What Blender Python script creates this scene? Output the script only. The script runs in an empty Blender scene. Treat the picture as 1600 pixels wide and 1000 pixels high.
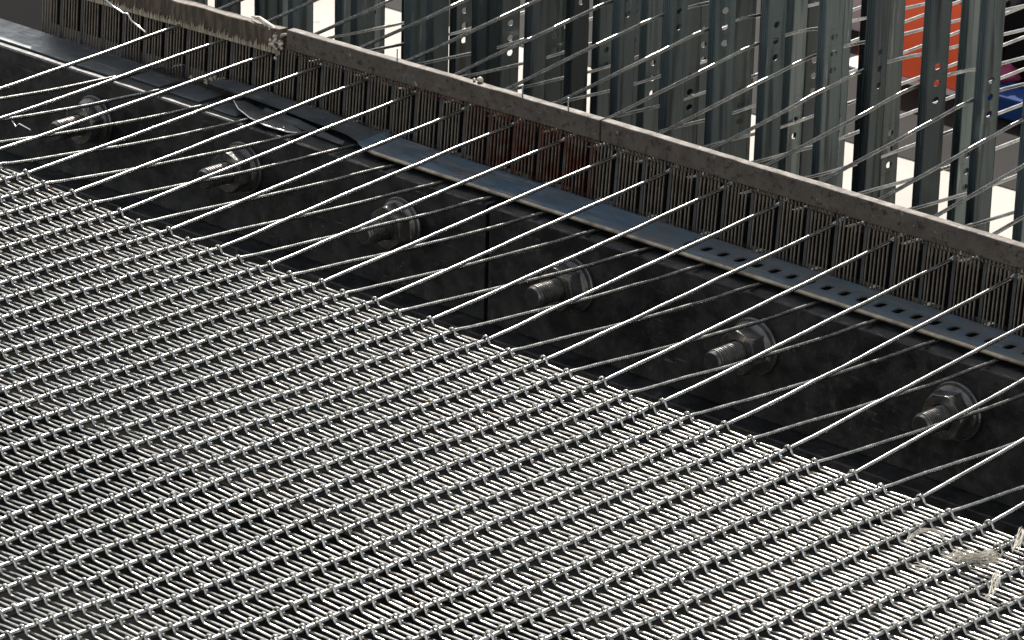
import bpy, math, random
import numpy as np
from mathutils import Matrix, Vector, Euler

U = 0.02                      # one design unit = 20 mm
random.seed(7); rng = np.random.default_rng(7)
S = bpy.context.scene
COL = S.collection

# ------------------------------------------------------------------ camera
cam_d = bpy.data.cameras.new('camera'); cam = bpy.data.objects.new('camera', cam_d); COL.objects.link(cam)
cam.location = (82.5109*U, -70.2167*U, 36.8465*U)
cam.rotation_euler = Euler((1.207660, -0.0243810, 0.745308), 'XYZ')
cam_d.sensor_width = 36.0; cam_d.lens = 6200.8/1600*36
cam_d.dof.use_dof = True; cam_d.dof.focus_distance = 2.15; cam_d.dof.aperture_fstop = 110
cam_d.clip_start = 0.05; cam_d.clip_end = 200
S.camera = cam
S.render.resolution_x = 1024; S.render.resolution_y = 640

# ------------------------------------------------------------------ light
SUN = Vector((-0.83, 0.86, 1.0)).normalized()          # direction towards the sun
W = bpy.data.worlds.new('World'); S.world = W; W.use_nodes = True
nt = W.node_tree
sky = nt.nodes.new('ShaderNodeTexSky'); sky.sky_type = 'NISHITA'; sky.sun_disc = False
sky.sun_elevation = math.asin(SUN.z); sky.sun_rotation = math.atan2(SUN.x, SUN.y)
sky.dust_density = 1.0; sky.ozone_density = 0.6; sky.air_density = 1.0
hs = nt.nodes.new('ShaderNodeHueSaturation'); hs.inputs['Saturation'].default_value = 0.35      # hazy, pale sky
nt.links.new(sky.outputs[0], hs.inputs['Color']); nt.links.new(hs.outputs[0], nt.nodes['Background'].inputs[0])
nt.nodes['Background'].inputs[1].default_value = 0.15
sd = bpy.data.lights.new('sun', 'SUN'); sd.energy = 4.8; sd.angle = math.radians(0.5); sd.color = (1.0, 0.95, 0.885)
so = bpy.data.objects.new('sun', sd); COL.objects.link(so)
so.rotation_euler = SUN.to_track_quat('Z', 'Y').to_euler(); so.location = (0, 0, 3)
S.view_settings.view_transform = 'Standard'; S.view_settings.look = 'None'
S.view_settings.exposure = 0.3; S.view_settings.gamma = 1.0
S.render.engine = 'CYCLES'

# ------------------------------------------------------------------ materials
def mat(name, col, metallic=0.0, rough=0.5, col2=None, nscale=40.0, bump=0.0, bscale=None, rvar=0.0,
        stretch=(1, 1, 1), lo=0.35, hi=0.65, rust=None, speck=None, detail=6.0, scratch=None):
    m = bpy.data.materials.new(name); m.use_nodes = True
    t = m.node_tree; N = t.nodes; L = t.links
    b = N['Principled BSDF']
    b.inputs['Base Color'].default_value = (*col, 1); b.inputs['Metallic'].default_value = metallic
    b.inputs['Roughness'].default_value = rough
    tc = N.new('ShaderNodeTexCoord')
    geo = N.new('ShaderNodeNewGeometry')
    mp = N.new('ShaderNodeMapping'); mp.inputs['Scale'].default_value = stretch
    L.new(geo.outputs['Position'], mp.inputs[0])
    cur = None
    def noise(sc, det=detail, rgh=0.6):
        n = N.new('ShaderNodeTexNoise'); n.inputs['Scale'].default_value = sc; n.inputs['Detail'].default_value = det
        n.inputs['Roughness'].default_value = rgh; L.new(mp.outputs[0], n.inputs['Vector']); return n.outputs['Fac']
    def ramp(f, a, c):
        r = N.new('ShaderNodeMapRange'); r.inputs[1].default_value = a; r.inputs[2].default_value = c
        L.new(f, r.inputs[0]); return r.outputs[0]
    def mix(f, A, B):
        x = N.new('ShaderNodeMix'); x.data_type = 'RGBA'; L.new(f, x.inputs[0])
        for i, v in ((6, A), (7, B)):
            if isinstance(v, tuple): x.inputs[i].default_value = (*v, 1)
            else: L.new(v, x.inputs[i])
        return x.outputs[2]
    if col2:
        cur = mix(ramp(noise(nscale), lo, hi), col, col2)
    if speck:
        cur = mix(ramp(noise(speck[1], 3), speck[2], speck[3]), cur if cur else col, speck[0])
    if scratch:                                            # (colour, scale, stretch) fine worn streaks
        mp2 = N.new('ShaderNodeMapping'); mp2.inputs['Scale'].default_value = scratch[2]
        mp2.inputs['Rotation'].default_value = (0.3, 0.5, 0.2)
        L.new(geo.outputs['Position'], mp2.inputs[0])
        n = N.new('ShaderNodeTexNoise'); n.inputs['Scale'].default_value = scratch[1]; n.inputs['Detail'].default_value = 4
        L.new(mp2.outputs[0], n.inputs['Vector'])
        cur = mix(ramp(n.outputs['Fac'], scratch[3], scratch[4]), cur if cur else col, scratch[0])
    if rust:                                               # (colour, x0, x1) a rusty stretch of the part
        sx = N.new('ShaderNodeSeparateXYZ'); L.new(geo.outputs['Position'], sx.inputs[0])
        a = N.new('ShaderNodeMapRange'); a.interpolation_type = 'SMOOTHSTEP'
        a.inputs[1].default_value = rust[1]*U; a.inputs[2].default_value = (rust[1]+3)*U; L.new(sx.outputs[0], a.inputs[0])
        c = N.new('ShaderNodeMapRange'); c.interpolation_type = 'SMOOTHSTEP'
        c.inputs[1].default_value = rust[2]*U; c.inputs[2].default_value = (rust[2]-.4)*U; L.new(sx.outputs[0], c.inputs[0])
        mu = N.new('ShaderNodeMath'); mu.operation = 'MULTIPLY'; L.new(a.outputs[0], mu.inputs[0]); L.new(c.outputs[0], mu.inputs[1])
        mv = N.new('ShaderNodeMath'); mv.operation = 'MULTIPLY'; L.new(mu.outputs[0], mv.inputs[0]); L.new(ramp(noise(90), .35, .6), mv.inputs[1])
        cur = mix(mv.outputs[0], cur if cur else col, rust[0])
    if cur: L.new(cur, b.inputs['Base Color'])
    if rvar:
        r = N.new('ShaderNodeMapRange'); r.inputs[1].default_value = .3; r.inputs[2].default_value = .7
        r.inputs[3].default_value = max(0.05, rough-rvar); r.inputs[4].default_value = min(1, rough+rvar)
        L.new(noise(nscale*1.7), r.inputs[0]); L.new(r.outputs[0], b.inputs['Roughness'])
    if bump:
        bp = N.new('ShaderNodeBump'); bp.inputs['Strength'].default_value = bump; bp.inputs['Distance'].default_value = 0.0006
        L.new(noise(bscale or nscale*3), bp.inputs['Height']); L.new(bp.outputs[0], b.inputs['Normal'])
    return m

def wire_mat(name, col, rough, metallic=1.0, stripe=None, stain=None):
    m = mat(name, col, metallic, rough, col2=tuple(c*.62 for c in col), nscale=110, rvar=.035 if not stripe else .09, lo=.4, hi=.62, speck=(stain, 55, .66, .74) if stain else None)
    if stripe:                                            # fine drawing marks round the wire
        t = m.node_tree; N = t.nodes; L = t.links; b = N['Principled BSDF']
        g = N.new('ShaderNodeNewGeometry'); mp = N.new('ShaderNodeMapping')
        mp.inputs['Rotation'].default_value = (0, 0, .5)
        L.new(g.outputs['Position'], mp.inputs[0])
        w = N.new('ShaderNodeTexWave'); w.bands_direction = 'Y'; w.inputs['Scale'].default_value = stripe
        w.inputs['Distortion'].default_value = 1.5; w.inputs['Detail'].default_value = 2
        L.new(mp.outputs[0], w.inputs['Vector'])
        bp = N.new('ShaderNodeBump'); bp.inputs['Strength'].default_value = .12; bp.inputs['Distance'].default_value = .0003
        L.new(w.outputs['Fac'], bp.inputs['Height']); L.new(bp.outputs[0], b.inputs['Normal'])
    return m

M = {}
M['weft'] = wire_mat('weft_steel', (.66, .635, .575), .14, 1.0, stain=(.34, .24, .17))
M['warp'] = wire_mat('warp_steel', (.44, .435, .40), .24, .95, stripe=260)
M['bar'] = mat('reed_bar_steel', (.135, .110, .088), .2, .62, (.085, .068, .053), 60, .9, 260, .12, speck=((.3, .27, .22), 220, .68, .74))
M['bar_old'] = mat('reed_bar_old', (.065, .048, .032), .2, .6, (.14, .105, .07), 90, .8, 200, stretch=(3, 1, .6), lo=.45, hi=.6)
M['resin'] = mat('hard_glue', (.30, .24, .16), 0, .45, (.5, .42, .3), 150, .6, 300)
M['white_glue'] = mat('white_glue', (.75, .68, .56), 0, .35, (.45, .36, .26), 160, .5, 300)
M['dent'] = mat('dent_steel', (.29, .245, .19), .5, .4, (.18, .145, .11), 120, rust=((.17, .05, .02), 5.2, 11.6), lo=.4, hi=.7)
M['wide_dent'] = mat('wide_dent_steel', (.10, .095, .09), .3, .5, (.06, .057, .053), 80, rust=((.09, .03, .015), 5.2, 11.6))
M['coil'] = mat('coil_wire', (.24, .20, .15), .7, .4, (.1, .08, .06), 200, rust=((.17, .06, .025), 1.0, 11.6))
M['matte'] = mat('matte_black', (.006, .006, .006), 0, 1.0)
M['matte'].node_tree.nodes['Principled BSDF'].inputs['Specular IOR Level'].default_value = .08
M['zinc_blue'] = mat('blue_zinc', (.13, .225, .31), .55, .42, (.19, .22, .24), 70, .5, 250, .12, stretch=(.4, 1, 1), lo=.42, hi=.62, scratch=((.36, .38, .38), 90, (.4, 3, 3), .56, .74), speck=((.07, .06, .05), 200, .64, .7), rust=((.20, .215, .215), 12, 60))
M['zinc_dull'] = mat('dull_zinc', (.07, .08, .09), .5, .5, (.11, .12, .12), 70, .5, 220, .1, scratch=((.3, .3, .28), 90, (.4, 3, 3), .6, .8))
M['lip'] = mat('tan_lip', (.55, .47, .35), .6, .4, (.2, .16, .12), 80, .3, 300)
M['black'] = mat('black_beam', (.010, .0105, .011), .1, .48, (.050, .048, .045), 75, .6, 160, .12, lo=.38, hi=.72,
                 speck=((.14, .13, .12), 330, .69, .75), scratch=((.10, .095, .088), 75, (1.6, 1, .6), .64, .82))
def scuff(m, colr, sc, stretch, rot, a, c):
    t = m.node_tree; N = t.nodes; L = t.links; b = N['Principled BSDF']; src = b.inputs['Base Color'].links[0].from_socket
    g = N.new('ShaderNodeNewGeometry'); mp = N.new('ShaderNodeMapping'); mp.inputs['Rotation'].default_value = rot; mp.inputs['Scale'].default_value = stretch
    L.new(g.outputs['Position'], mp.inputs[0]); n = N.new('ShaderNodeTexNoise'); n.inputs['Scale'].default_value = sc; n.inputs['Detail'].default_value = 5; n.inputs['Roughness'].default_value = .7
    L.new(mp.outputs[0], n.inputs['Vector']); r_ = N.new('ShaderNodeMapRange'); r_.inputs[1].default_value = a; r_.inputs[2].default_value = c; L.new(n.outputs['Fac'], r_.inputs[0])
    x = N.new('ShaderNodeMix'); x.data_type = 'RGBA'; L.new(r_.outputs[0], x.inputs[0]); L.new(src, x.inputs[6]); x.inputs[7].default_value = (*colr, 1); L.new(x.outputs[2], b.inputs['Base Color'])
scuff(M['black'], (.17, .16, .145), 120, (.3, 1, 3.0), (0, .55, 0), .64, .72)
scuff(M['black'], (.10, .095, .085), 190, (1.4, 1, .5), (0, .5, 0), .63, .76)
scuff(M['black'], (.004, .004, .005), 30, (1, 1, 1), (0, 0, 0), .52, .62)
scuff(M['bar'], (.26, .23, .19), 140, (.5, 2, 2), (0, .2, 0), .64, .74)
scuff(M['bar'], (.035, .026, .02), 260, (1, 1, 1), (0, 0, 0), .52, .66)
M['edge'] = mat('worn_edge', (.05, .047, .042), .0, .8, (.16, .15, .13), 200, .6, 400, lo=.4, hi=.6)
M['bolt'] = mat('bolt_steel', (.25, .24, .22), .8, .32, (.11, .105, .10), 90, .4, 350, .1, speck=((.3, .28, .25), 260, .66, .74))
M['bolt_dark'] = mat('bolt_end_dark', (.025, .025, .025), .3, .5, (.05, .048, .045), 120, .5, 200)
M['galv'] = mat('galvanised', (.20, .24, .235), .5, .42, (.13, .165, .165), 35, .25, 120, .1, stretch=(1, 1, .12),
                speck=((.34, .37, .36), 160, .64, .72), scratch=((.05, .065, .065), 60, (3, 3, .16), .50, .66), lo=.42, hi=.6)
def vary(m, lo, hi):
    t = m.node_tree; b = t.nodes['Principled BSDF']; l = b.inputs['Base Color'].links[0]; src = l.from_socket
    oi = t.nodes.new('ShaderNodeObjectInfo'); mr = t.nodes.new('ShaderNodeMapRange'); mr.inputs[3].default_value = lo; mr.inputs[4].default_value = hi
    t.links.new(oi.outputs['Random'], mr.inputs[0]); vm = t.nodes.new('ShaderNodeVectorMath'); vm.operation = 'SCALE'
    t.links.new(src, vm.inputs[0]); t.links.new(mr.outputs[0], vm.inputs['Scale']); t.links.new(vm.outputs[0], b.inputs['Base Color'])
vary(M['galv'], .35, 1.35)
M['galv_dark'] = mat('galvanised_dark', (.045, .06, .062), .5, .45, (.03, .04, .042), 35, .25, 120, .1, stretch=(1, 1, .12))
M['floor'] = mat('concrete', (.55, .50, .43), 0, .8, (.46, .41, .35), 5, .3, 40, speck=((.3, .26, .2), 18, .66, .75))
M['mat'] = mat('dark_floor_sheet', (.028, .024, .021), 0, .7, (.018, .016, .014), 8, .3, 30)
M['orange'] = mat('orange_box', (.98, .125, .03), 0, .5, (.9, .095, .025), 6, .1, 30)
for q in ('mat',): M[q].node_tree.nodes['Principled BSDF'].inputs['Specular IOR Level'].default_value = .05
M['pink'] = mat('worn_print', (.85, .38, .3), 0, .5, (.8, .25, .16), 60)
M['white'] = mat('white_board', (.78, .74, .68), 0, .6, (.6, .56, .5), 15)
M['olive'] = mat('olive_cloth', (.13, .105, .05), 0, .8, (.09, .07, .035), 12, .3, 50)
M['blue'] = mat('blue_plastic', (.02, .06, .22), 0, .8, (.015, .045, .16), 15)
M['blue'].node_tree.nodes['Principled BSDF'].inputs['Specular IOR Level'].default_value = .15
M['magenta'] = mat('magenta_cloth', (.3, .03, .09), 0, .6, (.2, .02, .06), 20)
M['paper'] = mat('grey_card', (.5, .5, .49), 0, .7, (.4, .4, .39), 12)
M['floor_shade'] = mat('shaded_floor_grey', (.19, .19, .185), 0, .7, (.13, .132, .13), 9, .3, 60)  # grey tone of partly shaded floor
M['string'] = mat('cotton_string', (.70, .65, .54), 0, .8, (.5, .46, .38), 120)
M['shard'] = mat('torn_steel', (.2, .2, .2), .7, .35, (.1, .1, .1), 60, .4, 200)
M['scrap'] = mat('bright_scrap', (.8, .8, .78), .9, .3)

# ------------------------------------------------------------------ builders
ORG = {}
def empty(name, loc=(0, 0, 0)):
    o = bpy.data.objects.new(name, None); COL.objects.link(o); o.empty_display_size = .01
    o.location = [c*U for c in loc]; ORG[o] = np.array(loc, float); return o
def tag(o, label=None, cat=None, group=None, kind=None):
    if label: o['label'] = label
    if cat: o['category'] = cat
    if group: o['group'] = group
    if kind: o['kind'] = kind
    return o
class MB:
    def __init__(s): s.v = []; s.f = []; s.n = 0
    def add(s, v, f):
        v = np.asarray(v, float); s.v.append(v); s.f += [tuple(int(i)+s.n for i in q) for q in f]; s.n += len(v); return s
    def box(s, a, b):
        (x0, y0, z0), (x1, y1, z1) = a, b
        return s.add([(x0,y0,z0),(x1,y0,z0),(x1,y1,z0),(x0,y1,z0),(x0,y0,z1),(x1,y0,z1),(x1,y1,z1),(x0,y1,z1)],
              [(0,3,2,1),(4,5,6,7),(0,1,5,4),(1,2,6,5),(2,3,7,6),(3,0,4,7)])
    def prism(s, prof, axis, a, b, jit=0):
        """closed 2-D profile swept along axis ('x','y','z') from a to b"""
        n = len(prof); v = []
        for c in (a, b):
            for p, q in prof:
                v.append({'x': (c, p, q), 'y': (p, c, q), 'z': (p, q, c)}[axis])
        f = [(i, (i+1) % n, n+(i+1) % n, n+i) for i in range(n)] + [tuple(range(n))[::-1], tuple(range(n, 2*n))]
        return s.add(v, f)
    def tube(s, P, r, sides=8, cap=True, up=None):
        V, F = tube(P, r, sides, up); s.add(V, F)
        if cap:
            n = len(P); s.f.append(tuple(s.n-len(V)+i for i in range(sides))[::-1]); s.f.append(tuple(s.n-sides+i for i in range(sides)))
        return s
    def build(s, name, m, parent=None, org=None, smooth=False, bevel=0):
        v = np.concatenate(s.v); return mesh(name, v, s.f, m, parent, org, smooth, bevel)
def tube(P, r, sides, up=None):
    P = np.asarray(P, float); n = len(P)
    T = np.gradient(P, axis=0); T /= np.linalg.norm(T, axis=1)[:, None]
    if up is None: up = (0, 1, 0) if abs(T[0, 1]) < .7 else (1, 0, 0)
    A = np.cross(T, np.asarray(up, float)); A /= np.linalg.norm(A, axis=1)[:, None]; B = np.cross(T, A)
    a = np.arange(sides)*2*np.pi/sides
    r = np.broadcast_to(np.asarray(r, float), (n,))
    V = P[:, None, :] + r[:, None, None]*(np.cos(a)[None, :, None]*A[:, None, :] + np.sin(a)[None, :, None]*B[:, None, :])
    i = np.arange(n-1)[:, None]*sides; j = np.arange(sides)[None, :]; k = (j+1) % sides
    F = np.stack([i+j, i+sides+j, i+sides+k, i+k], -1).reshape(-1, 4)
    return V.reshape(-1, 3), F
def mesh(name, v, f, m, parent=None, org=None, smooth=False, bevel=0):
    v = np.asarray(v, float)
    if org is None: org = v.mean(0)
    org = np.asarray(org, float); me = bpy.data.meshes.new(name)
    lv = ((v-org)*U)
    if isinstance(f, np.ndarray):
        me.vertices.add(len(lv)); me.vertices.foreach_set('co', lv.ravel())
        nf, k = f.shape; me.loops.add(nf*k); me.loops.foreach_set('vertex_index', f.astype(np.int32).ravel())
        me.polygons.add(nf); me.polygons.foreach_set('loop_start', np.arange(nf, dtype=np.int32)*k)
        me.update(calc_edges=True)
    else:
        me.from_pydata(lv.tolist(), [], f); me.update()
    if smooth: me.polygons.foreach_set('use_smooth', np.ones(len(me.polygons), bool)); me.update()
    me.materials.append(M[m] if isinstance(m, str) else m)
    o = bpy.data.objects.new(name, me); COL.objects.link(o)
    ORG[o] = org
    place(o, org, parent)
    if bevel:
        b = o.modifiers.new('bevel', 'BEVEL'); b.width = bevel*U; b.segments = 2; b.limit_method = 'ANGLE'
    return o
def place(o, org, parent):
    base = ORG[parent] if parent is not None else np.zeros(3)
    if parent is not None: o.parent = parent
    o.location = [float(c)*U for c in (np.asarray(org)-base)]; ORG[o] = np.asarray(org, float)
def dup(o, name, org, parent, rot=None, scale=None):
    c = o.copy(); c.name = name; COL.objects.link(c); place(c, org, parent)
    if rot is not None: c.rotation_euler = rot
    if scale is not None: c.scale = scale
    return c
def holed_cell(mb, fr, cu, cv, wu, wv, hu, hv, th, n=16, sq=3.0):
    """plate cell wu x wv with a rounded slot hu x hv, in the frame fr(u,v,w); w = thickness"""
    a = (np.arange(n)+.5)*2*np.pi/n
    c, s = np.cos(a), np.sin(a)
    rr = 1/np.maximum(abs(c), abs(s)); O = np.c_[c*rr*wu/2, s*rr*wv/2]
    # snap outer samples to the corners so neighbouring cells share a straight edge
    for sx in (-1, 1):
        for sy in (-1, 1):
            i = np.argmin(np.hypot(O[:, 0]-sx*wu/2, O[:, 1]-sy*wv/2)); O[i] = (sx*wu/2, sy*wv/2)
    k = (abs(c)**sq+abs(s)**sq)**(-1/sq); I = np.c_[c*k*hu/2, s*k*hv/2]
    v = [fr(cu+p[0], cv+p[1], w) for w in (0, -th) for Q in (O, I) for p in Q]
    f = []
    for i in range(n):
        j = (i+1) % n
        f += [(i, j, n+j, n+i), (2*n+i, 3*n+i, 3*n+j, 2*n+j), (n+i, n+j, 3*n+j, 3*n+i), (i, 2*n+i, 2*n+j, j)]
    mb.add(v, f)

# ------------------------------------------------------------------ woven wire mesh
RW, RF, H, PIT = .057, .0350, .102, .2054
gx = np.array([-16, -3, 0, 2, 5, 8, 11, 14, 18, 22, 26, 30, 34, 38, 46.])
gz = np.array([.16, .18, .13, .03, -.07, -.08, -.02, .02, .05, .05, .03, -.02, -.07, -.1, -.1])
def fell_z(x): return np.interp(x, gx, gz)
ph = rng.uniform(0, 6.28, 8)
def sag(x, y):
    """gentle unevenness of the woven cloth"""
    x = np.asarray(x, float); y = np.asarray(y, float)
    w = .05*np.sin(x*.33+y*.21+ph[0])+.035*np.sin(x*.19-y*.47+ph[1])+.018*np.sin(x*.9+y*.6+ph[2])+.011*np.sin(x*1.7-y*.9+ph[3])+.012*np.sin(x*.5-y*1.3+ph[4])
    return fell_z(x)*np.exp(np.minimum(y, 0)/7.0)+w*(1-np.exp(np.minimum(y, 0)/6.0))
cloth = tag(empty('woven_wire_mesh', (12, -10, 0)), 'silvery woven wire mesh sheet with its long warp wires running through the reed', 'wire mesh')
K0, K1 = -8, 46
def hump(d):       # d = distance from warp centre
    d = np.abs(d); t = np.clip((d-.03)/(.185-.03), 0, 1)
    return 1-(t*t*(3-2*t))
offs = np.array([-.2, -.165, -.13, -.10, -.07, -.035, 0, .035, .07, .10, .13, .165, .2])
for j in range(122):
    par = j % 2; y0 = -PIT*j
    xs = []
    for k in range(K0, K1+1):
        if (k-par) % 2 == 0: xs.append(k+offs)
        else: xs.append(k+np.array([-.45, -.15, .15, .45]))
    x = np.concatenate(xs)
    kk = np.round((x-par)/2)*2+par
    jit = rng.normal(0, .0065, 80)
    hv = 1+np.interp(x, np.arange(K0, K1+1), rng.normal(0, .05, K1-K0+1))
    du = np.abs(x-kk); du = np.abs(du-1)                          # distance from the warp it passes under
    z = -H + (2*H)*hv*hump(x-kk) + .006*np.cos(np.pi*(x-kk)) - .014*np.exp(-(du/.16)**2)
    z += np.interp(x, np.linspace(K0, K1, 30), rng.normal(0, .003, 30))
    yy = y0 + np.interp(x, np.linspace(K0, K1, 80), jit) + rng.normal(0, .004)
    if j == 0: yy = yy + .01
    z = z + sag(x, yy)
    V, F = tube(np.c_[x, yy, z], RF, 8, (0, 1, 0))
    o = mesh('weft_wire', V, F, 'weft', cloth, (12, y0, 0), True)
# warps
YR, ZU, ZL = 11.78, .87, -.80
ys_c = np.arange(-25.2, 0.01, PIT/2)
for k in range(K0+1, K1):
    even = k % 2 == 0
    yc = ys_c
    jn = np.round(-yc/PIT); over = ((jn.astype(int)-k) % 2 == 0)
    zc = sag(np.full_like(yc, k), yc) + np.where(over, -.008, .008)*np.abs(np.cos(np.pi*yc/PIT))
    if even: Yn = [1.0, 4, 8, 11.78, 14, 17, 20.8, 22.6, 30, 44, 75]; Zn = [.07, .285, .585, .87, 1.13, 1.54, 2.05, 2.0, 1.55, .6, -1.2]
    else:    Yn = [1.0, 4, 7, 9.9, 11.78, 15, 19, 22.6, 24.6, 32, 46, 75]; Zn = [-.085, -.335, -.545, -.66, -.80, -1.02, -1.28, -1.5, -1.55, -1.4, -.8, -1.6]
    fz = float(fell_z(k)); jy = random.uniform(-.035, .035); jx = random.uniform(-.03, .03)
    yn = np.array(Yn); zn = np.array(Zn); zn = zn + fz*np.exp(-yn/4.0) + jy*np.clip(yn/12, 0, 1)
    yy = np.concatenate([np.arange(.35, 12, .6), np.arange(12, 24, .8), np.arange(24, 75, 4)])
    fz2 = np.interp(yy, np.r_[0, yn], np.r_[fz, zn])
    z = np.concatenate([zc, fz2]); y = np.concatenate([yc, yy])
    kink = np.interp(y, np.linspace(-26, 75, 90), rng.normal(0, .014, 90)); z = z + np.interp(y, np.linspace(-26, 75, 130), rng.normal(0, .010, 130))
    x = k + rng.normal(0, .012) + kink + np.where(y > 0, jx*np.sin(np.clip(y/12, 0, 1)*np.pi), 0)
    # gentle smoothing of the kinks above the fell
    for _ in range(2): z[len(yc):-1] = .25*z[len(yc)-1:-2]+.5*z[len(yc):-1]+.25*z[len(yc)+1:]
    V, F = tube(np.c_[x, y, z], RW, 8, (1, 0, 0))
    mesh('warp_wire', V, F, 'warp', cloth, (k, 0, 0), True)

# ------------------------------------------------------------------ reed
LEAN = .065
def lean(z, y0=YR): return y0 + (z-.87)*LEAN
reed = tag(empty('reed', (10, YR, -1.6)), 'brown steel reed comb with fine upright dents and a thick top bar', 'reed comb')
def bar_seg(x0, x1, za, zb, m, name='top_bar', n=24, h=.64, y=(11.65, 11.97), rough=.006):
    xs = np.linspace(x0, x1, n+1); v = []; r2 = np.random.default_rng(int(abs(x0)*10)+99)
    for x in xs:
        t = (x-x0)/(x1-x0); z = za+(zb-za)*t; e = r2.normal(0, rough, 4)
        v += [(x, y[0]+e[0], z), (x, y[1], z), (x, y[1], z+h+e[1]), (x, y[0]+e[2]*.6, z+h+e[3])]
    f = []
    for i in range(n):
        for a in range(4):
            b = (a+1) % 4; f.append((4*i+a, 4*i+b, 4*i+4+b, 4*i+4+a))
    f += [(0, 3, 2, 1), (4*n, 4*n+1, 4*n+2, 4*n+3)]
    return mesh(name, v, f, m, reed, None, False, .035)
b1 = bar_seg(-1.3, 11.52, 1.12, 1.25, 'bar'); b2 = bar_seg(11.58, 48, 1.26, 1.30, 'bar', n=60)
b0 = bar_seg(-12.9, -1.55, .78, .98, 'bar_old', h=.72, y=(11.60, 11.97), rough=.02)
b0['label'] = 'older brown top bar crusted with dried glue drips'
# glue drips on the old bar
mb = MB(); r3 = np.random.default_rng(3)
for i in range(150):
    x = -12.8+i*.0755+r3.normal(0, .01); t = (x+12.9)/11.35; z0 = .78+.2*t
    hh = abs(r3.normal(.11, .08))+.03; w = .018+r3.uniform(0, .012)
    mb.tube([(x, 11.585, z0-.06), (x, 11.57, z0+hh*.5), (x+r3.normal(0, .01), 11.59, z0+hh)], [w*1.3, w, w*.4], 6)
mb.build('glue_drip', 'resin', reed, smooth=True)['kind'] = 'stuff'
ob = reed.children[-1]; ob['kind'] = 'stuff'
# lump of glue over the joint
mb = MB()
for i in range(40):
    c = np.array([-1.70+r3.normal(0, .16), 11.60+r3.normal(0, .05), 1.28+r3.normal(0, .22)])
    c[2] += -.0; r = r3.uniform(.025, .075); a = r3.uniform(1.1, 2.0); d = np.array([math.cos(a)*r*.8, 0, math.sin(a)*r])
    mb.tube([c-d, c-d*.4, c, c+d*.5, c+d*1.1], [r*.25, r*.8, r, r*.8, r*.2], 7)
mb.tube([(-3.0, 11.8, 1.78), (-2.6, 11.75, 1.82), (-2.0, 11.7, 1.66), (-1.6, 11.7, 1.5), (-1.25, 11.7, 1.62)], [.02, .07, .10, .08, .03], 9)
mb.build('glue_lump', 'white_glue', reed, smooth=True)
mb = MB()
for (x, y, z, q) in ((6.6, 11.9, 1.86, .09), (6.42, 11.85, 1.85, .05)):
    mb.tube([(x-q, y, z), (x-q*.5, y, z+q*.5), (x, y, z+q*.7), (x+q*.6, y, z+q*.4), (x+q, y, z)], [q*.3, q*.8, q, q*.8, q*.3], 8)
mb.build('glue_dab', 'white_glue', reed, smooth=True)
for (x, z) in ((8.3, 1.86), (10.1, 1.88), (3.2, 1.82)):
    mb = MB(); mb.tube([(x, 11.9, z), (x, 11.9, z+.30)], .022, 6); mb.build('pin', 'scrap', reed)
# dents
mb = MB(); mb.box((-.017, -.02, -2.45), (.017, .02, .43))
first = None; wide = None; r4 = random.Random(4)
for k in range(-13, 29):
    for q in range(2, 8):
        x = k+(q-.1)/7.6+.02
        if x < -12.75 or x > 28: continue
        org = (x+r4.uniform(-.012, .012), lean(.87), .87)
        if first is None:
            first = mb.build('dent', 'dent', reed, (0, 0, 0)); place(first, org, reed)
            o = first
        else: o = dup(first, 'dent', org, reed)
        o.rotation_euler = (-LEAN, r4.uniform(-.006, .006), 0)
    if k < -12: continue
    org = (k+.13, lean(.87)+.02, .87)
    if wide is None:
        wb = MB(); wb.box((-.05, .0, -2.45), (.05, .03, .38)); wide = wb.build('wide_dent', 'wide_dent', reed, (0, 0, 0)); place(wide, org, reed); o = wide
    else: o = dup(wide, 'wide_dent', org, reed)
    o.rotation_euler = (-LEAN, 0, 0)
# the dents past the 300 seen largest: one comb
mb = MB()
for i in range(int(18*7)):
    x = 28.1+i/7; mb.box((x-.017, 11.76, -1.55), (x+.017, 11.80, 1.28))
tag(mb.build('dent_row', 'dent', reed), kind='stuff')
# binding coil along the bar's lower edge
def coil(x0, x1, z0, z1, r=.055, pitch=.1323):
    n = int((x1-x0)/pitch*9); t = np.linspace(0, 1, n); a = t*(x1-x0)/pitch*2*np.pi
    x = x0+(x1-x0)*t; rr = r*(1+.1*np.sin(x*7)); zz = z0+(z1-z0)*t
    V, F = tube(np.c_[x, 11.68+rr*np.cos(a), zz+rr*np.sin(a)], .017, 5, (.2, .3, 1)); return mesh('binding_coil', V, F, 'coil', reed, None, True)
coil(-1.2, 11.5, 1.07, 1.19, .045); coil(11.6, 30, 1.20, 1.22, .06)
mb = MB(); mb.box((-12.9, 12.24, -.68), (48, 12.30, .70)); mb.build('dark_backing', 'matte', reed)  # black plate added to keep the gaps between the dents dark
mb = MB(); mb.box((-13, 11.55, -2.2), (48, 11.95, -1.5)); mb.build('bottom_bar', 'black', reed)

# ------------------------------------------------------------------ perforated channel in front of the reed
ch = tag(empty('perforated_channel', (12, 10.7, -.5)), 'blue grey metal channel with a row of slots in front of the reed', 'metal channel')
ZC = -.50
def top_fr(u, v, w): return (u, v, ZC+w)
mb = MB(); x = 15.55; c = .612
while x < 48:
    holed_cell(mb, top_fr, x+c/2, 10.72, c, 1.1, .27, .47, .05, 16, 5.0); x += c
mb.build('slotted_plate', 'zinc_blue', ch)
mb = MB(); mb.box((15.55, 10.17, ZC-.05), (48, 10.05, ZC)); mb.box((15.55, 11.27, ZC-.05), (48, 11.52, ZC)); mb.build('plate_margin', 'zinc_blue', ch)
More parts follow.
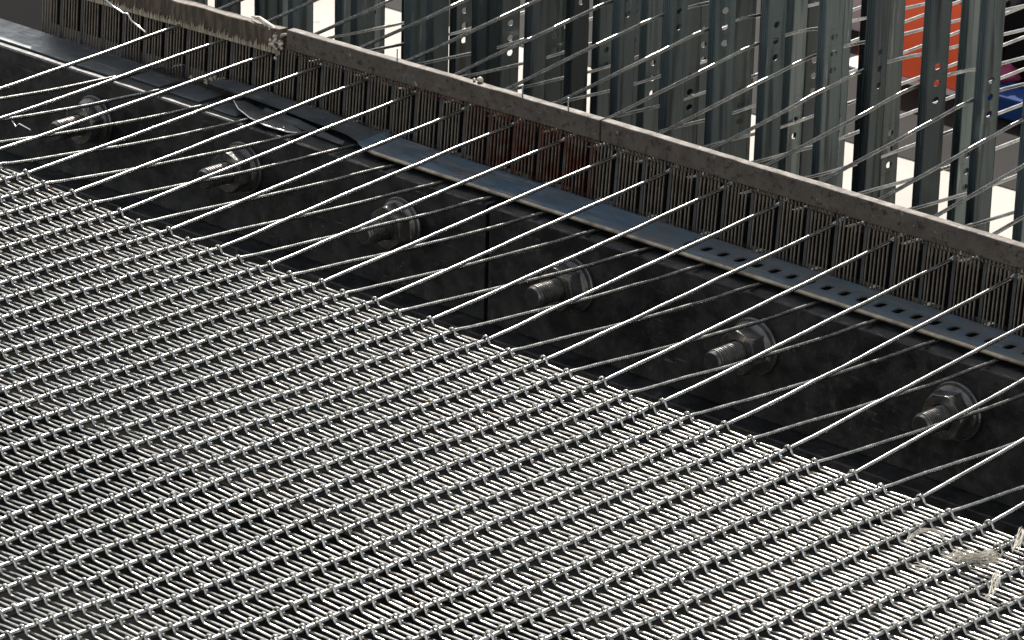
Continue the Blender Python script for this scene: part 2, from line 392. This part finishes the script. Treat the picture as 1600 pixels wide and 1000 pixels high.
# plain stretch, slightly bent along its length
xs = np.array([3.1, 3.5, 4.2, 5, 6.5, 8, 10, 12, 14, 15.546]); yf = np.array([10.35, 10.12, 10.06, 10.05]+[10.05]*6); yb = np.array([11.5]*10)
v = []; f = []
for i, x in enumerate(xs):
    dz = .05*math.exp(-(x-3.1)/1.2)
    for (y, z) in ((yf[i], ZC+dz*.2), (yb[i], ZC+dz), (yb[i], ZC+dz-.05), (yf[i], ZC+dz*.2-.05)): v.append((x, y, z))
for i in range(len(xs)-1):
    for a in range(4): b = (a+1) % 4; f.append((4*i+a, 4*i+4+a, 4*i+4+b, 4*i+b))
f += [(0, 1, 2, 3), (4*len(xs)-4, 4*len(xs)-1, 4*len(xs)-2, 4*len(xs)-3)]
mesh('plain_plate', v, f, 'zinc_blue', ch)
mb = MB(); mb.tube([(3.6, 10.1, ZC-.02), (4.2, 10.0, ZC-.035), (9, 9.985, ZC-.035), (16, 9.985, ZC-.035), (30, 9.985, ZC-.035), (48, 9.985, ZC-.035)], .062, 10)
mb.build('rolled_lip', 'lip', ch, smooth=True)
# torn left end
def ribbon(name, pts, m, th=.045, parent=ch, bevel=0):
    """pts = list of (front xyz, back xyz)"""
    v = []; f = []
    for a, b in pts: v += [a, b, (b[0], b[1], b[2]-th), (a[0], a[1], a[2]-th)]
    n = len(pts)
    for i in range(n-1):
        for q in range(4): r = (q+1) % 4; f.append((4*i+q, 4*i+4+q, 4*i+4+r, 4*i+r))
    f += [(0, 1, 2, 3), (4*n-4, 4*n-1, 4*n-2, 4*n-3)]
    return mesh(name, v, f, m, parent, None, False, bevel)
ribbon('torn_flange', [((-4.05, 10.95, -.42), (-3.9, 11.3, -.36)), ((-3.5, 10.85, -.38), (-3.4, 11.55, -.34)), ((-2.4, 10.95, -.45), (-2.4, 11.6, -.38)), ((-1.2, 10.9, -.46), (-1.2, 11.55, -.40)),
        ((.4, 10.75, -.46), (.4, 11.52, -.40)), ((1.6, 10.62, -.44), (1.6, 11.5, -.42)), ((2.3, 10.66, -.48), (2.3, 11.5, -.46)), ((3.12, 10.36, -.48), (3.12, 11.5, -.46))], 'zinc_dull')
ribbon('torn_flange', [((-1.2, 10.45, -.60), (-1.3, 10.78, -.56)), ((.2, 10.3, -.62), (.2, 10.7, -.56)), ((1.6, 10.2, -.64), (1.5, 10.5, -.6)), ((2.7, 10.12, -.62), (2.6, 10.3, -.6))], 'zinc_dull')
sh = tag(ribbon('metal_shard', [((-2.35, 10.42, -.50), (-2.2, 10.75, -.55)), ((-1.7, 10.0, -.52), (-1.5, 10.6, -.55)), ((-.9, 9.72, -.56), (-.8, 10.4, -.56)), ((-.1, 9.62, -.6), (0, 10.25, -.57)),
        ((.75, 9.72, -.62), (.75, 10.15, -.6)), ((1.05, 9.9, -.62), (1.0, 10.05, -.6))], 'shard', .03, None), 'thin bent steel shard lying at the torn left end of the channel', 'metal scrap')
mb = MB(); mb.tube([(-2.35, 10.42, -.50), (-1.7, 10.0, -.52), (-.9, 9.72, -.56), (-.1, 9.62, -.6), (.75, 9.72, -.62), (1.05, 9.9, -.62)], [.015, .02, .02, .028, .03, .015], 6)
mb.build('bright_edge', 'scrap', sh, smooth=True)
mb = MB()
for i in range(7):
    cx, cy = -4.2+r3.normal(0, .18), 11.0+r3.normal(0, .2); r = r3.uniform(.04, .09)
    mb.tube([(cx-r, cy, -.42), (cx, cy+r*.4, -.36), (cx+r*1.3, cy-r*.3, -.43)], [r*.3, r, r*.2], 6)
mb.build('crust', 'resin', ch, smooth=True)

# ------------------------------------------------------------------ black beam with bolts
beam = tag(empty('loom_beam', (12, 9.5, -4)), 'scuffed black steel beam with a row of bolts below the wires', 'steel beam')
YB = 9.45
def plate(x0, x1, y=YB):
    mb = MB(); mb.prism([(y, -4.3), (y, -.80), (y+.06, -.74), (y+1.9, -.72), (y+1.9, -4.3)], 'x', x0, x1); return mb.build('beam_plate', 'black', beam)
plate(-24, 9.22); plate(9.40, 50, YB-.03)
mb = MB(); mb.box((9.0, 9.9, -6), (9.6, 11.2, -.9)); mb.build('dark_backing', 'black', beam)
mb = MB(); r5 = random.Random(5)
mb.tube([(x, YB-.0+.02, -.775+r5.uniform(-.006, .006)) for x in np.arange(9.45, 48, .35)], .022, 5); mb.tube([(x, YB+.03, -.775+r5.uniform(-.006, .006)) for x in np.arange(-24, 9.2, .4)], .018, 5)
mb.build('worn_edge', 'edge', beam)
for (z0, z1, y) in ((-4.75, -4.32, 8.55), (-5.7, -4.77, 8.9), (-6.3, -5.72, 8.1), (-22, -6.32, 8.6)):
    mb = MB(); mb.box((-24, y, z0), (50, 11.2, z1)); mb.build('flange', 'black', beam, bevel=.04)
# cover plates on top, left part
for i, (x0, x1, y0, y1, z) in enumerate(((-24, -7.1, 9.75, 11.3, -.66), (-6.75, -5.35, 10.1, 11.0, -.66), (-5.0, -3.4, 9.95, 11.0, -.67), (-3.1, -1.6, 9.8, 10.6, -.68))):
    mb = MB(); mb.box((x0, y0, -.73), (x1, y1, z)); mb.build('cover_plate', 'zinc_dull', beam, bevel=.02)
# bolts
def make_bolt(org):
    e = empty('bolt', org); e.parent = beam; e.location = [c*U for c in (np.array(org)-ORG[beam])]
    x, y, z = org                                           # y = beam face
    def ring(prof, n, name, m, smooth=True, hexr=None):
        """lathe about the Y axis; prof = list of (dist in front of the beam, radius)"""
        v = []; f = []
        a = np.arange(n)*2*np.pi/n+.3
        for (d, r) in prof: v += [(x+r*math.cos(t), y-d, z+r*math.sin(t)) for t in a]
        for i in range(len(prof)-1):
            for k in range(n): f.append((i*n+k, i*n+(k+1) % n, (i+1)*n+(k+1) % n, (i+1)*n+k))
        f.append(tuple(range(n))[::-1]); f.append(tuple(range((len(prof)-1)*n, len(prof)*n)))
        return mesh(name, v, f, m, e, org, smooth)
    ring([(0, .80), (.10, .82), (.14, .79), (.14, .5)], 40, 'washer', 'bolt', False)
    # flanged hexagon nut
    n = 48; v = []; f = []
    prof = [(.14, 0, .74), (.22, 0, .74), (.27, .5, .70), (.31, 1, .0), (.62, 1, .0), (.70, 1, .0), (.78, 1, -.07), (.78, 0, .36), (.70, 0, .33)]
    for d, mixh, r in prof:
        for k in range(n):
            t = k*2*math.pi/n; hx = .60/math.cos((t % (math.pi/3))-math.pi/6)
            if d == .78 and mixh: rr = min(hx, .63)
            elif d == .70 and mixh: rr = min(hx, .67)
            elif mixh == .5: rr = .5*(hx+r)
            else: rr = hx if mixh == 1 else r
            v.append((x+rr*math.cos(t+.35), y-d, z+rr*math.sin(t+.35)))
    for i in range(len(prof)-1):
        for k in range(n): f.append((i*n+k, i*n+(k+1) % n, (i+1)*n+(k+1) % n, (i+1)*n+k))
    mesh('nut', v, f, 'bolt', e, org, False, .012)
    pr = [(.6, .31)]
    d = .66
    while d < 1.66: pr += [(d, .325), (d+.028, .325), (d+.045, .288), (d+.06, .288)]; d += .085
    pr += [(1.70, .30), (1.76, .27)]
    ring(pr, 32, 'thread', 'bolt', False)
    ring([(1.755, .245), (1.763, .24)], 24, 'end_face', 'bolt_dark', False)  # flat disc painted dark in place of the hollow bolt end
    return e
b_first = make_bolt((-7.62, YB, -2.16))
def dup_tree(o, org, rot):
    c = o.copy(); COL.objects.link(c); place(c, org, beam); c.rotation_euler = (r5.uniform(-.02, .02), rot, r5.uniform(-.03, .03)); c.scale[1] = r5.uniform(.9, 1.08)
    for ch_ in list(o.children):
        d = ch_.copy(); COL.objects.link(d); d.parent = c
        if d.name.startswith('nut'): d.rotation_euler[1] = r5.uniform(0, 1)
        if d.name.startswith(('thread', 'end_face')): pass
    return c
for i, (bx, bz) in enumerate(((-14.3, -2.1), (-.85, -2.07), (5.88, -2.16), (12.72, -2.22), (19.42, -2.22), (26.25, -2.14), (33.1, -2.15))):
    dup_tree(b_first, (bx, YB-(.03 if bx > 9.3 else 0), bz), r5.uniform(0, 1.0))

# ------------------------------------------------------------------ loose bits
def strand(mb, pts, r, n, spread, seed, sides=5):
    R = np.random.default_rng(seed); P = np.array(pts, float); t = np.linspace(0, len(P)-1, max(8, len(P)*6))
    for q in range(n):
        off = R.normal(0, spread, 3); ph3 = R.uniform(0, 6.28, 2)
        C = np.stack([np.interp(t, range(len(P)), P[:, k]) for k in range(3)], 1)
        for _ in range(3): C[1:-1] = .25*C[:-2]+.5*C[1:-1]+.25*C[2:]
        C += off + spread*np.stack([np.sin(t*3+ph3[0]), np.cos(t*2.3+ph3[1]), .5*np.sin(t*4+ph3[1])], 1)
        C[:, 2] = np.maximum(C[:, 2], .14)
        mb.tube(C, r*(1-.5*np.abs(np.linspace(-1, 1, len(t)))**3), sides)
fs = tag(empty('frayed_string', (35, -2.5, .2)), 'frayed cream cotton string tangled on the mesh at the lower right', 'string')
mb = MB(); z = .19
_s = strand
def strand(mb, pts, r, n, sp, seed): _s(mb, pts, r*.30, n*3, sp*1.3, seed, 4)
strand(mb, [(33.63, -2.7, z), (33.48, -2.27, z), (33.53, -1.96, z+.05), (33.68, -1.74, z+.05), (34.02, -1.77, z)], .03, 3, .025, 1)
strand(mb, [(34.41, -3.54, z), (34.72, -3.53, z), (34.87, -3.38, z)], .03, 2, .03, 3)
strand(mb, [(36.04, -2.49, z), (36.4, -2.98, z+.04), (36.53, -3.34, z), (36.78, -3.8, z)], .04, 3, .03, 4)
strand(mb, [(35.07, -.17, z+.06), (35.42, -.72, z), (35.58, -1.19, z)], .045, 3, .03, 5)
mb.build('loose_end', 'string', fs, smooth=True)['kind'] = 'stuff'
mb = MB()
strand(mb, [(34.65, -2.54, z), (34.93, -2.5, z), (35.14, -2.41, z+.04), (35.29, -2.26, z+.05), (35.49, -2.05, z+.03), (35.59, -1.82, z)], .026, 9, .065, 2)
strand(mb, [(35.3, -2.3, z), (35.5, -2.1, z+.12), (35.62, -2.2, z+.04), (35.45, -2.35, z)], .05, 5, .05, 6)
mb.build('knot', 'string', fs, smooth=True)['kind'] = 'stuff'
def wisp(pts, r, label):
    mb = MB(); P = np.array(pts, float); mb.tube(P, r, 6); return tag(mb.build('wire_offcut', 'scrap', smooth=True), label, 'wire scrap')
wisp([(-2.594, 7.0, 2.345-1.56+1.56), (-3.217, 7, 2.568), (-3.30, 7, 2.66), (-3.358, 7, 2.738), (-3.46, 7.0, 2.74), (-3.559, 7, 2.72), (-4.0, 7, 2.83), (-4.45, 7, 3.0)], .026, 'kinked thin bright wire sticking up in front of the reed at top left')
wisp([(-8.85, 7, -1.93), (-8.793, 7, -1.96), (-8.644, 7, -2.09), (-8.487, 7, -1.95), (-7.941, 7, -2.03)], .022, 'short kinked bright wire offcut in front of the beam at far left')

# ------------------------------------------------------------------ heddle frames
def strip_mesh(name, eye, seed, w=.8, fl=.30, m='galv', top=7.4):
    """upright C-section heddle: web in the YZ plane with three eyes, folded front and back flanges"""
    mb = MB(); th = .035
    fr = lambda u, v, d: (.30+d, u, v)
    hs = [eye-.52, eye, eye+.52]; zc = sorted(hs); ch_ = .52
    for z in zc: holed_cell(mb, fr, w/2, z, w, ch_, .27, .2, th, 14, 2.4)
    for a, b in ((-9, zc[0]-ch_/2), (zc[-1]+ch_/2, top)):
        mb.box((.30-th, 0, a), (.30, w, b))
    # small dimples left as raised rims
    mb.box((0, -.035, -9), (.30, 0, top)); mb.box((0, 0, -9), (.035, .12, top))
    for q in (.04, .115, .19): mb.box((q, -.065, -9), (q+.035, -.035, top))
    mb.box((.02, w, -9), (.30, w+.035, top))
    return mb
def frame(name, label, y, xs, eye, m, zt=7.3, zh=4.6):
    root = tag(empty(name, (10, y, -9)), label, 'heddle frame', 'heddle frames behind the reed')
    sm = strip_mesh(name, eye, 1, m=m, top=zt+.1).build('heddle_strip', m, root, (0, 0, 0), bevel=.012); first = True
    for x in xs:
        org = (x, y+random.uniform(-.12, .12), random.uniform(-.03, .03))
        if first: place(sm, org, root); o = sm; first = False
        else: o = dup(sm, 'heddle_strip', org, root)
        o.rotation_euler = (random.uniform(-.007, .007), random.uniform(-.009, .009), random.uniform(-.13, .13))
    mb = MB(); mb.box((-24, y-.1, zt), (46, y+.95, zt+zh)); mb.build('top_rail', 'galv_dark', root)  # out of view; the front one is made tall to shade wires behind the reed
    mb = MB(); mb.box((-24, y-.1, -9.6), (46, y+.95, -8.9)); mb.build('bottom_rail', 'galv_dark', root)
    return root
XA = [-18, -16, -14.2, -12.2, -10.5, -8.25, -7.6, -5.0, -4, -1.95, .27, 2, 4, 6, 8, 10, 12.12, 14, 16, 18, 19.8, 22, 24, 26, 28]
XC = [-13.0, -12.6, -10.6, -4.05, -1.6, -.6, 1.2, 2.35, 4.2, 5.35, 7.0, 9.45, 13.3, 17.6]
XB = [-19, -17.2, -15.1, -14.1, -11.1, -10.55, -10.05, -5.65, -3.62, -1.65, .65, 2.6, 4.3, 6.42, 8.05, 8.67, 10.2, 12.4, 15.3, 18.6, 20.7, 22.8, 24.9, 27, 29]
frame('heddle_frame', 'front heddle frame of grey green upright strips with punched eyes', 20.8, XA, 2.05, 'galv')
frame('heddle_frame', 'rear heddle frame of grey green upright strips seen between the front strips', 23.7, XB, -1.5, 'galv', 5.5, .35)

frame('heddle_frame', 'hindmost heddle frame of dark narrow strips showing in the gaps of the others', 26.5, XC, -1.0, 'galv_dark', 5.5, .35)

# ------------------------------------------------------------------ background on the workshop floor
ZF = -45.0
mb = MB(); mb.box((-900, -700, ZF-1), (700, 900, ZF)); tag(mb.build('floor', 'floor'), kind='structure')
mb = MB(); mb.box((-230, 130, ZF+.02), (60, 300, ZF+.07)); tag(mb.build('dark_floor_sheet', 'mat'), 'large dark brown sheet on the pale floor behind the loom', 'mat')  # thin dark brown sheet over the far part of the floor
box = tag(empty('orange_box', (-74, 148, ZF+.5)), 'orange red box with worn pale print standing on a white board', 'box')
mb = MB(); mb.box((-79.3, 143.8, ZF+.25), (-70.6, 149, ZF+6.5)); mb.build('body', 'orange', box, bevel=.15)
mb = MB(); mb.box((-79.4, 143.7, ZF+6.51), (-70.5, 149.1, ZF+6.85)); mb.build('lid', 'galv_dark', box, bevel=.1)
mb = MB()
for i in range(9): x0 = -73.0+r3.normal(0, .06); z0 = ZF+2.2+i*.42; mb.box((x0, 143.74, z0-.9), (x0+.8, 143.79, z0-.74))
for i in range(3): mb.box((-76.9, 143.74, ZF+2.5+i*1.2), (-75.6-i*.2, 143.79, ZF+2.9+i*1.25))
tag(mb.build('print', 'pink', box), kind='stuff')
def lump(name, c, s3, m, label, cat, seed):
    """soft sagging bundle: a noisy squashed ball resting on its underside"""
    R = np.random.default_rng(seed); nu, nv = 28, 16; v = []; f = []
    ph2 = R.uniform(0, 6.28, 6)
    for i in range(nv+1):
        th = math.pi*i/nv
        for k in range(nu):
            a = 2*math.pi*k/nu
            w = 1+.10*math.sin(3*a+ph2[0]+2*th)+.08*math.sin(5*a-ph2[1])*math.sin(th)+.07*math.sin(7*th+2*a+ph2[2])
            p = [c[0]+s3[0]*w*math.sin(th)*math.cos(a), c[1]+s3[1]*w*math.sin(th)*math.sin(a), c[2]+s3[2]*w*math.cos(th)]
            p[2] = max(p[2], c[2]-s3[2]*.7); v.append(p)
    for i in range(nv):
        for k in range(nu): f.append((i*nu+k, (i+1)*nu+k, (i+1)*nu+(k+1) % nu, i*nu+(k+1) % nu))
    return tag(mesh(name, v, f, m, None, None, True), label, cat)
lump('olive_cloth', (-74.5, 147, ZF+8.0), (4.2, 2.2, 1.6), 'olive', 'crumpled olive brown cloth lying on the orange box', 'cloth', 1)
lump('black_bag', (-66.8, 148, ZF+3.4), (2.9, 3, 4.6), 'matte', 'black bag slumped beside the orange box', 'bag', 2)
lump('olive_sack', (-72.5, 157, ZF+7.4), (3.4, 3, 3.2), 'olive', 'olive sack standing behind the black bag', 'sack', 5)
lump('magenta_cloth', (-67.2, 144.4, ZF+2.2), (1.2, 1.0, .7), 'magenta', 'dark magenta rag against the black bag', 'rag', 3)
tub = tag(empty('blue_tub', (-64.5, 141.8, ZF+.2)), 'blue plastic tub on the floor in front of the black bag', 'tub')
mb = MB(); mb.prism([(141.2, ZF+.2), (143.4, ZF+.2), (143.9, ZF+1.7), (140.9, ZF+1.7)], 'x', -67.3, -61.5); mb.build('body', 'blue', tub, bevel=.1)
mb = MB()
for a, b in (((-67.5, 140.75, ZF+1.71), (-61.3, 141.0, ZF+1.9)), ((-67.5, 143.8, ZF+1.71), (-61.3, 144.05, ZF+1.9))): mb.box(a, b)
mb.box((-67.5, 141.0, ZF+1.71), (-67.2, 143.8, ZF+1.9)); mb.build('rim', 'blue', tub)
ct = tag(empty('grey_carton', (-83, 150, ZF+.2)), 'pale grey carton left of the orange box', 'carton')
mb = MB(); mb.box((-87.5, 150.5, ZF+.1), (-80.5, 156, ZF+5.0)); mb.build('body', 'paper', ct, bevel=.1)
mb = MB(); mb.box((-87.6, 150.4, ZF+5.01), (-80.4, 156.1, ZF+5.3)); mb.build('lid', 'paper', ct, bevel=.06)
side = tag(empty('shaded_floor_block', (-34, 26, -20)), 'added grey block for partly shaded floor beyond the left end of the reed', 'grey block')  # added grey block; its tone stands for floor partly in shade
mb = MB(); mb.box((-75, 13, ZF+.1), (-23, 27, -6.3)); mb.build('body', 'floor_shade', side, bevel=.3)
mb = MB(); mb.box((-75.4, 12.8, -6.29), (-22.8, 27.3, -6.0)); mb.build('top_panel', 'floor_shade', side, bevel=.1)
mb = MB(); mb.box((-80.5, 143.1, ZF+.08), (-69.5, 152, ZF+.24)); tag(mb.build('white_board', 'white'), 'white board under the orange box', 'board')
mb = MB(); mb.box((-20.5, 12.6, -12), (46, 19.8, -2.15)); mb.build('dark_block', 'matte', beam, bevel=.1)  # black block added so the view through the reed stays dark
mb = MB(); mb.box((-60, -70, -12.5), (60, 8.0, -12)); tag(mb.build('dark_sheet', 'matte'), 'added matte black sheet keeping the gaps of the woven mesh dark', 'black sheet')  # black sheet added so the gaps in the mesh look dark
for o in bpy.data.objects:
    if o.type == 'MESH' and o.name.startswith('glue_drip'): o['kind'] = 'stuff'
